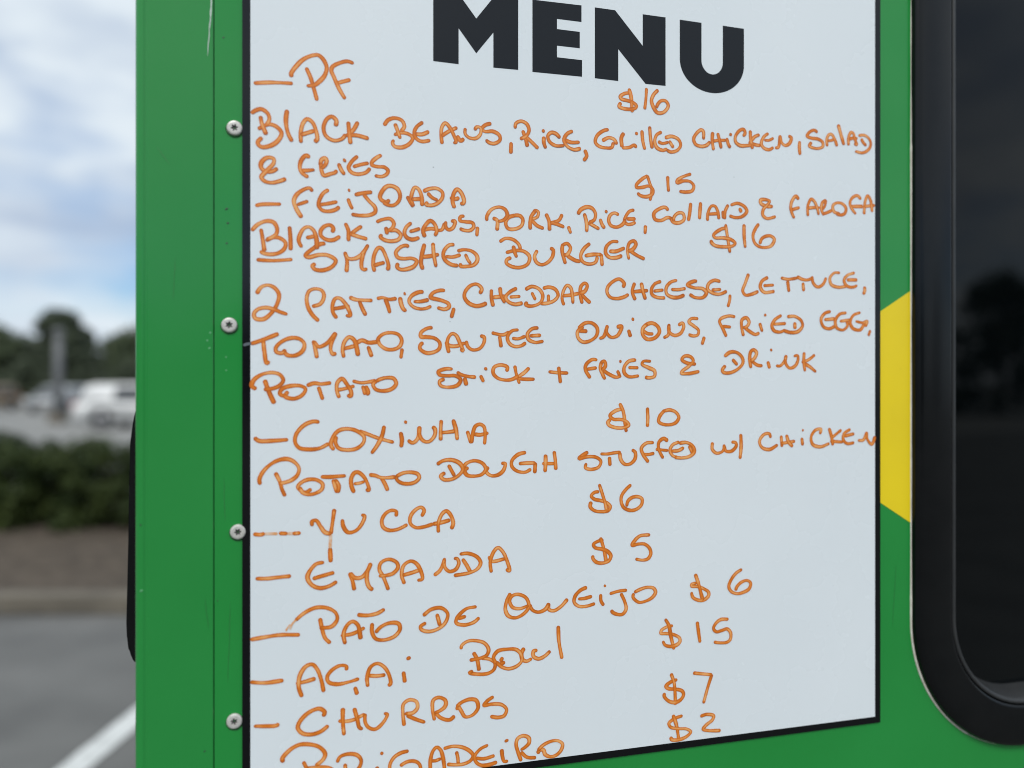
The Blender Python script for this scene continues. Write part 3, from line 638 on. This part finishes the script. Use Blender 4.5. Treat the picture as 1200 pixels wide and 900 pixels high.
def ribbon(bm, lay, pts, seed, half=PEN, faint=False):
    P = [Vector(p) for p in pts]
    P = [P[0]] + [q for p, q in zip(P, P[1:]) if (q - p).length > 1e-5]
    if len(P) < 2: return
    e0 = (P[0] - P[1]).normalized() * half * .35; e1 = (P[-1] - P[-2]).normalized() * half * .35
    C = catmull(P, .0007)
    C = [C[0] + e0] + C[1:-1] + [C[-1] + e1]
    D = [0.0]
    for a, b in zip(C, C[1:]): D.append(D[-1] + (b - a).length)
    T = D[-1]
    # round caps need samples close to the ends
    ex = [half * .12, half * .35, half * .7]
    stops = sorted(set([0.0] + [d for d in ex if d < T / 2] + D[1:-1] + [T - d for d in ex if d < T / 2] + [T]))
    def at(d):
        for i in range(len(D) - 1):
            if d <= D[i + 1] + 1e-12:
                f = (d - D[i]) / max(1e-9, D[i + 1] - D[i]); return C[i].lerp(C[i + 1], max(0, min(1, f)))
        return C[-1].copy()
    _lay[0] = (_lay[0] + 1) % 20
    y0 = T0 - .00012 - .000012 * _lay[0]
    prev = None
    n = len(stops)
    X = [at(d) for d in stops]
    for i, d in enumerate(stops):
        t = (X[min(n - 1, i + 1)] - X[max(0, i - 1)])
        if t.length < 1e-9: continue
        t.normalize(); nn = Vector((-t.y, t.x))
        q = min(d, T - d) / half
        cap = 1.0 if q >= 1 else math.sqrt(max(0.0, 1 - (1 - q) ** 2))
        w = half * (.97 + .08 * (abs(t.y) - .5) + .26 * noise.noise(Vector((d * 75, seed * 3.7, 0))) + .06 * noise.noise(Vector((d * 420, seed * 1.9, 4)))) * max(.12, cap)
        dens = .38 + .30 * noise.noise(Vector((d * 90, seed * 5.1, 9)))
        hollow = max(0.0, min(1.0, (noise.noise(Vector((d * 55, seed * 7.3, 2))) - .02) * 4.0)) * (1 if q > 1.6 else 0)
        ends = max(0.0, 1 - q / 1.7) * .35
        cur = []
        for k, f in enumerate((-1, -.62, 0, .62, 1)):
            v = bm.verts.new((X[i].x + nn.x * w * f, y0 - .0000009 * i, X[i].y + nn.y * w * f))
            v[lay] = max(0, min(1, dens + ends + (.45, .16, -.10, .16, .45)[k] - hollow * (-.12, .18, .42, .18, -.12)[k]))
            cur.append(v)
        if prev:
            for k in range(4): bm.faces.new((prev[k], cur[k], cur[k + 1], prev[k + 1]))
        prev = cur
seed = 0
SAY = {'handwritten_dish': 'large orange handwriting naming the dish ', 'handwritten_description': 'orange handwritten ingredients ', 'handwritten_price': 'orange handwritten price '}
def word_mesh(name, strokes, m, parent, half):
    global seed
    bm = bmesh.new(); lay = bm.verts.layers.float.new('ink')
    for pts in strokes:
        seed += 1
        ribbon(bm, lay, pts, seed, half)
    for f in bm.faces:
        f.normal_update()
        if f.normal.y > 0: f.normal_flip()
    me = bpy.data.meshes.new(name); bm.to_mesh(me); bm.free()
    return link(name, me, m, parent)
for kind, words_, blocks in WRITING:
    inked, faded = [], []
    for x0, y0, k, paths in blocks:
        for path in paths.split('|'):
            pts = []
            for xy in path.lstrip('~').split():
                x, y = xy.split(',')
                s, z = wall(x0 + float(x) / k, y0 + float(y) / k)
                a = L(s, 0, z); pts.append((a[0], a[2]))
            (faded if path.startswith('~') else inked).append(pts)
    line = empty(kind, (0, 0, 0)); line.parent = board
    line['label'] = SAY[kind] + words_
    # cut the line into its words at the widest gaps
    inked.sort(key=lambda p: min(q[0] for q in p))
    gaps, reach = [], -9
    for i, p in enumerate(inked):
        lo_, hi_ = min(q[0] for q in p), max(q[0] for q in p)
        if i: gaps.append((lo_ - reach, i))
        reach = max(reach, hi_)
    nw = 1 if kind == 'handwritten_price' else len(words_.split())
    cuts = sorted(i for g_, i in sorted(gaps, reverse=True)[:nw - 1])
    for a, b in zip([0] + cuts, cuts + [len(inked)]):
        word_mesh('handwritten_word', inked[a:b], M['ink'], line, PEN)
    for p in faded: word_mesh('faded_stroke', [p], M['faint_ink'], line, PEN * (.45 if 'PÃO' in words_ else .80))
# a few wiped pen flecks on the surface
def fleck(px, py, r):
    s, z = wall(px, py); a = L(s, 0, z)
    bm = bmesh.new(); n = 9
    c = bm.verts.new((a[0], T0 - .0001, a[2]))
    rg = [bm.verts.new((a[0] + r * (1 + .4 * noise.noise(Vector((px, i * 2.2, 0)))) * math.cos(2 * math.pi * i / n), T0 - .00008, a[2] + r * .7 * math.sin(2 * math.pi * i / n))) for i in range(n)]
    for i in range(n): bm.faces.new((c, rg[i], rg[(i + 1) % n]))
    obj('pen_fleck', bm, M['grime'], board)
for px, py, r in ((507.5, 196.5, .0008), (859, 208, .0006), (527, 377, .0006), (1003, 178, .0006), (1018, 362, .0005)): fleck(px, py, r)

fl = []
for px, py in ((286.0, 404.6), (289.5, 403.4), (294.0, 402.6)):
    s, z = wall(px, py); a = L(s, 0, z); fl.append((a[0], a[2]))
M['grey_ink'] = mat('grey_ink_on_black', (.10, .12, .14), .5)
word_mesh('pen_fleck', [fl], M['grey_ink'], board, PEN * .8)
# ------------------------------------------------------------------ ground
rnd = random.Random(11)
M['asphalt'] = mat('asphalt', (.108, .108, .105), .9, base2=(.165, .164, .158), noise_scale=1.6, bump=.6, bump_scale=90, bump_dist=.006, detail=9, lo=.3, hi=.7)
M['road'] = mat('pale_road', (.20, .20, .19), .9, base2=(.27, .265, .25), noise_scale=.35, detail=6)
M['lawn'] = mat('distant_lawn', (.075, .085, .045), .95, base2=(.12, .115, .07), noise_scale=.3, detail=6)
M['mulch'] = mat('mulch', (.060, .046, .034), .95, base2=(.125, .098, .072), noise_scale=9, bump=1.0, bump_scale=30, bump_dist=.04, detail=8)
M['kerb'] = mat('kerb_concrete', (.125, .110, .088), .9, base2=(.178, .156, .124), noise_scale=4, bump=.4, bump_scale=120, bump_dist=.003)
M['paint'] = mat('road_paint', (.72, .73, .72), .75, base2=(.50, .51, .50), noise_scale=14, lo=.30, hi=.75, detail=8)
M['bark'] = mat('bark', (.085, .065, .05), .9, base2=(.14, .11, .085), noise_scale=8, bump=.8, bump_scale=22, bump_dist=.03)

def sheet(name, x0, x1, y0, y1, z, m, nx=1, ny=1):
    bm = bmesh.new()
    g = [[bm.verts.new((x0 + (x1 - x0) * i / nx, y0 + (y1 - y0) * j / ny, z)) for i in range(nx + 1)] for j in range(ny + 1)]
    for j in range(ny):
        for i in range(nx): bm.faces.new((g[j][i], g[j][i + 1], g[j + 1][i + 1], g[j + 1][i]))
    return tag(obj(name, bm, m), kind='structure')
sheet('ground', -900, 900, -700, 1200, 0.0, M['asphalt'])
sheet('lawn', -300, 200, 52, 700, .004, M['lawn'])
sheet('road', -300, 200, 17.5, 51, .004, M['road'])
sheet('side_road', -300, 300, -19.5, -12.5, .004, M['road'])
# parking stripe
bm = bmesh.new()
p0, p1 = Vector((-1.845, 1.2)), Vector((-1.695, 4.75))
d = (p1 - p0).normalized(); n_ = Vector((d.y, -d.x)) * .062
vs = []
for i in range(41):
    c = p0.lerp(p1, i / 40)
    w1 = 1 + .07 * noise.noise(Vector((i * .9, 0, 1))); w2 = 1 + .07 * noise.noise(Vector((i * .9, 5, 1)))
    vs.append((bm.verts.new((c.x - n_.x * w1, c.y - n_.y * w1, .004)), bm.verts.new((c.x + n_.x * w2, c.y + n_.y * w2, .004))))
for a, b in zip(vs, vs[1:]): bm.faces.new((a[0], a[1], b[1], b[0]))
tag(obj('parking_stripe', bm, M['paint']), kind='structure')
# kerb and planting bed
bm = bmesh.new(); box(bm, -30, 14, 5.15, 5.30, 0, .13, .02, 3)
tag(obj('kerb', bm, M['kerb']), kind='structure')
bm = bmesh.new()
nx, ny = 90, 14
g = []
for j in range(ny + 1):
    row = []
    for i in range(nx + 1):
        x, y = -30 + 44 * i / nx, 5.301 + 4.6 * j / ny
        t = j / ny
        z = .10 + .05 * math.sin(min(1, t * 1.9) * math.pi / 2) * (1 if t < .75 else (1 - (t - .75) / .25)) + .03 * noise.noise(Vector((x * 1.3, y * 1.3, 0)))
        row.append(bm.verts.new((x, y, z if j not in (0, ny) else (.11 if j == 0 else .005))))
    g.append(row)
for j in range(ny):
    for i in range(nx): bm.faces.new((g[j][i], g[j][i + 1], g[j + 1][i + 1], g[j + 1][i]))
tag(obj('planting_bed', bm, M['mulch'], smooth=True), kind='structure')

# ------------------------------------------------------------------ foliage
def leaf_mat(name, a, b):
    m = mat(name, a, .6, spec=.2, base2=b, noise_scale=2.2, detail=5, lo=.38, hi=.62)
    return m
M['leaf'] = leaf_mat('leaf', (.056, .076, .040), (.098, .124, .066))
M['leaf_dark'] = leaf_mat('leaf_dark', (.046, .060, .038), (.080, .098, .060))
M['leaf_hedge'] = leaf_mat('leaf_hedge', (.019, .034, .009), (.056, .077, .020))
def leaves(bm, c, r, n, size, rng, flat=1.0):
    for _ in range(n):
        d = Vector((rng.gauss(0, 1), rng.gauss(0, 1), rng.gauss(0, 1) * flat))
        d = d.normalized() * r * rng.random() ** .45
        p = c + d
        nrm = (d.normalized() + Vector((rng.uniform(-.8, .8), rng.uniform(-.8, .8), rng.uniform(-.2, 1.0)))).normalized()
        t = nrm.cross(Vector((rng.uniform(-1, 1), rng.uniform(-1, 1), rng.uniform(-1, 1)))).normalized(); b = nrm.cross(t)
        s = size * rng.uniform(.6, 1.25)
        v = [bm.verts.new(p + t * s), bm.verts.new(p + b * s * .5 + nrm * s * .12), bm.verts.new(p - t * s), bm.verts.new(p - b * s * .5 + nrm * s * .12)]
        bm.faces.new(v)
def make_tree(h, w, sd, label, leaf, clump=46, per=95, size=.16, base=.18, cone=0.0):
    rng = random.Random(sd)
    root = empty('tree', (0, 0, 0))
    bm = bmesh.new()
    top = Vector((rng.uniform(-.2, .2), rng.uniform(-.2, .2), h * .82))
    k = 9
    path = [Vector((top.x * (i / k) ** 2 + .12 * noise.noise(Vector((i * .6, sd, 0))), top.y * (i / k) ** 2 + .12 * noise.noise(Vector((i * .6, sd, 7))), top.z * i / k)) for i in range(k + 1)]
    tube(bm, path, [h * .026 * (1.35 if i == 0 else 1) * (1 - .85 * i / k) for i in range(k + 1)], 8)
    cs = []
    for i in range(clump):
        t = rng.random() ** .8
        z = h * (base + (1 - base) * t)
        prof = (1 - t) if cone else math.sin(math.pi * min(1, .16 + .80 * t)) ** .75
        rad = w * .5 * (prof * (1 - .25 * cone) + .06)
        a = rng.uniform(0, 2 * math.pi); q = rad * rng.random() ** .5
        cs.append(Vector((q * math.cos(a), q * math.sin(a), z - .05 * h)))
    for c in cs[::3]:
        st = path[max(2, min(k - 1, int(k * (c.z / h) * .7)))]
        mid = st.lerp(c, .55) + Vector((0, 0, -.04 * h))
        tube(bm, [st, mid, c], [h * .008, h * .005, h * .002], 5)
    obj('trunk', bm, M['bark'], root, True)
    bm = bmesh.new()
    for c in cs: leaves(bm, c, w * rng.uniform(.10, .19), per, size, rng, .75)
    obj('crown', bm, leaf, root)
    tag(root, label, 'tree')
    return root
def copy_tree(src, label, loc, rz, sc_):
    r = src.copy(); col.objects.link(r)
    for ch in src.children:
        c = ch.copy(); col.objects.link(c); c.parent = r
    r.location = loc; r.rotation_euler = (0, 0, rz); r.scale = sc_
    r['label'] = label
    return r
tA = make_tree(7.4, 5.4, 3, 'tall pointed dark green tree behind the grey post', M['leaf_dark'], 80, 130, .23, .10, .8)
tA.location = (-32.4, 55, 0); tA.scale = (1.45, 1.45, .90)
tB = make_tree(6.2, 6.6, 8, 'dark green spreading tree, leftmost in the view', M['leaf'], 76, 130, .24, .10)
tB.location = (-39.0, 57, 0); tB.scale = (1.1, 1.1, .92)
tag(tA, group='trees beyond the road'); tag(tB, group='trees beyond the road')
for src, lb, loc, rz, s_ in (
    (tB, 'low round dark tree just left of the truck corner', (-29.4, 60, 0), 1.2, (.85, .85, .92)),
    (tB, 'rounded dark tree half hidden behind the truck corner', (-25.0, 56, 0), 2.4, (.8, .8, .86)),
    (tA, 'slender dark tree between the two rounded crowns at left', (-36.7, 66, 0), .7, (.75, .75, .84))):
    tag(copy_tree(src, lb, loc, rz, s_), group='trees beyond the road')
# trees across the lot behind the viewer: they show in the window glass and in the shine of the paint
refl = make_tree(7.2, 6.0, 21, 'broad dark tree mirrored in the truck window', M['leaf_dark'], 60, 110, .17, .10)
refl.location = (40.2, -20.4, 0); tag(refl, group='trees behind the viewer')
for i in range(13):
    a = R(-112 + i * 14.0)
    if i >= 10: a = R(28 + (i - 10) * 9 + 4)
    rad = 40 + 7 * rnd.random()
    x, y = rad * math.sin(a), -rad * math.cos(a)
    if abs(math.degrees(math.atan2(y + .0, x)) + 27) < 6: continue
    t = copy_tree((refl, tB)[i % 2], 'dark tree in the row behind the viewer', (x, y, 0), rnd.uniform(0, 6), (rnd.uniform(1.3, 1.7),) * 2 + (rnd.uniform(.85, 1.15),))
    tag(t, group='trees behind the viewer')
# low shrubs at the far side of the road
bm = bmesh.new(); rng = random.Random(5)
for i in range(22): leaves(bm, Vector((rng.uniform(-1.2, 1.2), rng.uniform(-.7, .7), rng.uniform(.3, 2.3))), .65, 75, .15, rng)
sh = obj('shrub', bm, M['leaf_dark'])
tag(sh, 'low dark shrub in the row beyond the road', 'shrub', 'shrubs beyond the road')
sh.location = (-38.5, 53, 0)
for i in range(1, 11):
    c = sh.copy(); col.objects.link(c); c.location = (-38.5 + i * 1.75, 53 + rng.uniform(-.4, .4), 0); c.rotation_euler = (0, 0, rng.uniform(0, 6)); c.scale = (1, 1, rng.uniform(.95, 1.2))

# hedge
bm = bmesh.new(); rng = random.Random(9)
hedge = empty('hedge', (-6.0, 7.75, .10))
for i in range(1300):
    x = rng.uniform(-5.5, 5.5); y = rng.uniform(-.50, .50); z = rng.uniform(.06, .82) + .04 * noise.noise(Vector((x * .9, 0, 0)))
    leaves(bm, Vector((x, y, z)), .14, 85, .036, rng)
obj('foliage', bm, M['leaf_hedge'], hedge)
bm = bmesh.new()
for i in range(40):
    x = -5.4 + i * .277; tube(bm, [(x, rng.uniform(-.1, .1), -.1), (x + rng.uniform(-.1, .1), rng.uniform(-.2, .2), .35), (x + rng.uniform(-.2, .2), rng.uniform(-.3, .3), .7)], [.014, .010, .004], 5)
obj('stems', bm, M['bark'], hedge)
tag(hedge, 'clipped dark green hedge in the mulch bed behind the kerb', 'hedge')

# grey post
M['galv'] = mat('galvanised_steel', (.13, .135, .14), .6, metal=.2, base2=(.18, .185, .19), noise_scale=3)
post = empty('street_light', (-17.72, 30, 0))
bm = bmesh.new(); tube(bm, [(0, 0, 0), (0, 0, 2), (0, 0, 3.45)], [.19, .17, .145], 16)
obj('pole', bm, M['galv'], post, True)
bm = bmesh.new(); box(bm, -.27, .27, -.27, .27, 0, .42, .03, 2); obj('footing', bm, M['kerb'], post)
bm = bmesh.new(); lathe(bm, [(.145, 3.44), (.19, 3.48), (.21, 3.62), (.12, 3.72), (0, 3.74)], 20); obj('lamp_head', bm, M['galv'], post, True)
tag(post, 'grey metal post standing beyond the hedge in front of the tallest tree', 'street light')

# ------------------------------------------------------------------ cars
M['tyre'] = mat('tyre', (.015, .015, .016), .8)
M['alloy'] = mat('alloy', (.45, .45, .46), .35, metal=.8)
M['car_glass'] = mat('car_glass', (.07, .075, .08), .10)
M['lamp_red'] = mat('tail_lamp', (.35, .012, .012), .2)
M['lamp_clear'] = mat('head_lamp', (.65, .67, .68), .15)
M['plate'] = mat('plate', (.6, .6, .58), .5)
def car(label, paint, loc, rz, roof=1.55, length=4.6, panelled=False):
    root = empty('parked_car', loc, rz)
    hl = length / 2; W = .9
    def shell(prof, w0, w1, z0, z1, bev):
        bm = bmesh.new()
        cols = []
        for sgn in (-1, 1):
            cols.append([bm.verts.new((x, sgn * (w0 + (w1 - w0) * (z - z0) / (z1 - z0)), z)) for x, z in prof])
        n = len(prof)
        bm.faces.new(cols[0]); bm.faces.new(list(reversed(cols[1])))
        for i in range(n):
            j = (i + 1) % n; bm.faces.new((cols[0][i], cols[1][i], cols[1][j], cols[0][j]))
        bmesh.ops.recalc_face_normals(bm, faces=bm.faces)
        bmesh.ops.bevel(bm, geom=list(bm.edges), offset=bev, segments=3, affect='EDGES')
        return bm
    belt = roof * .60
    lower = [(-hl, .45), (-hl + .02, .75), (-hl + .10, belt - .14), (-hl + .95, belt - .02), (hl - .55, belt), (hl - .06, belt - .05), (hl, .70), (hl - .02, .42), (hl - .12, .26),
             (hl - .55, .26), (hl - .62, .48), (hl - .80, .66), (hl - 1.0, .70), (hl - 1.2, .66), (hl - 1.38, .48), (hl - 1.45, .26),
             (-hl + 1.35, .26), (-hl + 1.28, .48), (-hl + 1.10, .66), (-hl + .90, .70), (-hl + .70, .66), (-hl + .52, .48), (-hl + .45, .26), (-hl + .12, .28)]
    body = obj('body', shell(lower, W, W - .03, .26, belt, .035), paint, root, True)
    cab = [(-hl + .90, belt - .04), (-hl + 1.65, roof - .04), (-hl + 1.95, roof), (hl - .70, roof - .01), (hl - .42, roof - .08), (hl - .10, belt - .04)]
    obj('cabin', shell(cab, W - .04, W - .20, belt - .04, roof, .04), paint, root, True)
    zc = lambda z: (W - .04) + (-.16) * (z - belt + .04) / (roof - belt + .04)
    zt, zb = roof - .11, belt + .03
    for sgn in (-1, 1):
        for xa, xb, xc, xd in ((-hl + 1.12, -hl + 1.70, -hl + 2.15, -hl + 2.15), (-hl + 2.25, -hl + 2.25, -hl + 3.15, -hl + 3.2), (-hl + 3.28, -hl + 3.25, hl - .62, hl - .40))[:2 if panelled else 3]:
            bm = bmesh.new()
            v = [bm.verts.new((x, sgn * (zc(z) + o), z)) for o in (.006, -.01) for x, z in ((xa, zb), (xb, zt), (xc, zt), (xd, zb))]
            bm.faces.new(v[:4]); bm.faces.new(v[7:3:-1])
            for i in range(4): bm.faces.new((v[i], v[4 + i], v[4 + (i + 1) % 4], v[(i + 1) % 4]))
            obj('side_window', bm, M['car_glass'], root)
        bm = bmesh.new(); box(bm, -hl + 1.25, -hl + 1.42, sgn * .98 - .09, sgn * .98 + .09, belt - .02, belt + .13, .03, 2); obj('mirror', bm, paint, root, True)
    for nm, xa, za, xb, zb2, s in (('windscreen', -hl + 1.00, belt + .05, -hl + 1.60, roof - .09, -1), ('rear_window', hl - .17, belt + .05, hl - .41, roof - .13, 1)):
        bm = bmesh.new()
        v = [bm.verts.new((x + s * o, y, z)) for o in (.012, -.02) for x, y, z in ((xa, -(W - .15), za), (xa, W - .15, za), (xb, W - .26, zb2), (xb, -(W - .26), zb2))]
        bm.faces.new(v[:4]); bm.faces.new(v[7:3:-1])
        for i in range(4): bm.faces.new((v[i], v[4 + i], v[4 + (i + 1) % 4], v[(i + 1) % 4]))
        obj(nm, bm, M['car_glass'], root)
    for x in (-hl + .90, hl - 1.0):
        for sgn in (-1, 1):
            mt = Matrix.Translation((x, sgn * .80, .34)) @ Matrix.Rotation(R(-90 * sgn), 4, 'X')
            bm = bmesh.new(); lathe(bm, [(.21, -.10), (.31, -.11), (.34, -.08), (.34, .08), (.31, .11), (.21, .10), (.21, -.10)], 28, mt)
            w = obj('wheel', bm, M['tyre'], root, True)
            bm = bmesh.new(); lathe(bm, [(0, .085), (.06, .085), (.10, .06), (.21, .085), (.215, -.08), (0, -.08)], 20, mt); obj('rim', bm, M['alloy'], w, True)
    for sgn in (-1, 1):
        bm = bmesh.new(); box(bm, -hl - .005, -hl + .22, sgn * .70 - .16, sgn * .70 + .16, .62, .78, .03, 2); obj('headlight', bm, M['lamp_clear'], root, True)
        bm = bmesh.new(); box(bm, hl - .16, hl + .005, sgn * .78 - .09, sgn * .78 + .09, .66, .92, .03, 2); obj('tail_light', bm, M['lamp_red'], root, True)
    bm = bmesh.new(); box(bm, -hl - .012, -hl + .04, -.48, .48, .46, .60, .015, 2); obj('grille', bm, M['tyre'], root)
    bm = bmesh.new(); box(bm, hl - .02, hl + .014, -.26, .26, .50, .62, .006, 1); obj('number_plate', bm, M['plate'], root)
    tag(root, label, 'car', 'cars parked across the road')
    return root
white = mat('white_car_paint', (.80, .80, .79), .22, coat=.6)
silver = mat('silver_car_paint', (.52, .53, .54), .3, metal=.35, coat=.6)
tan = mat('tan_car_paint', (.34, .24, .15), .28, coat=.6)
car('white car seen side on, partly hidden by the truck corner', white, (-12.7, 27.0, .004), R(180), 1.56, 4.6, True)
car('silver grey car parked left of the grey post', silver, (-24.9, 42.5, .004), R(92), 1.45, 4.4)
car('tan brown car at the far left edge of the view', tan, (-30.2, 44.0, .004), R(92), 1.5, 4.4)
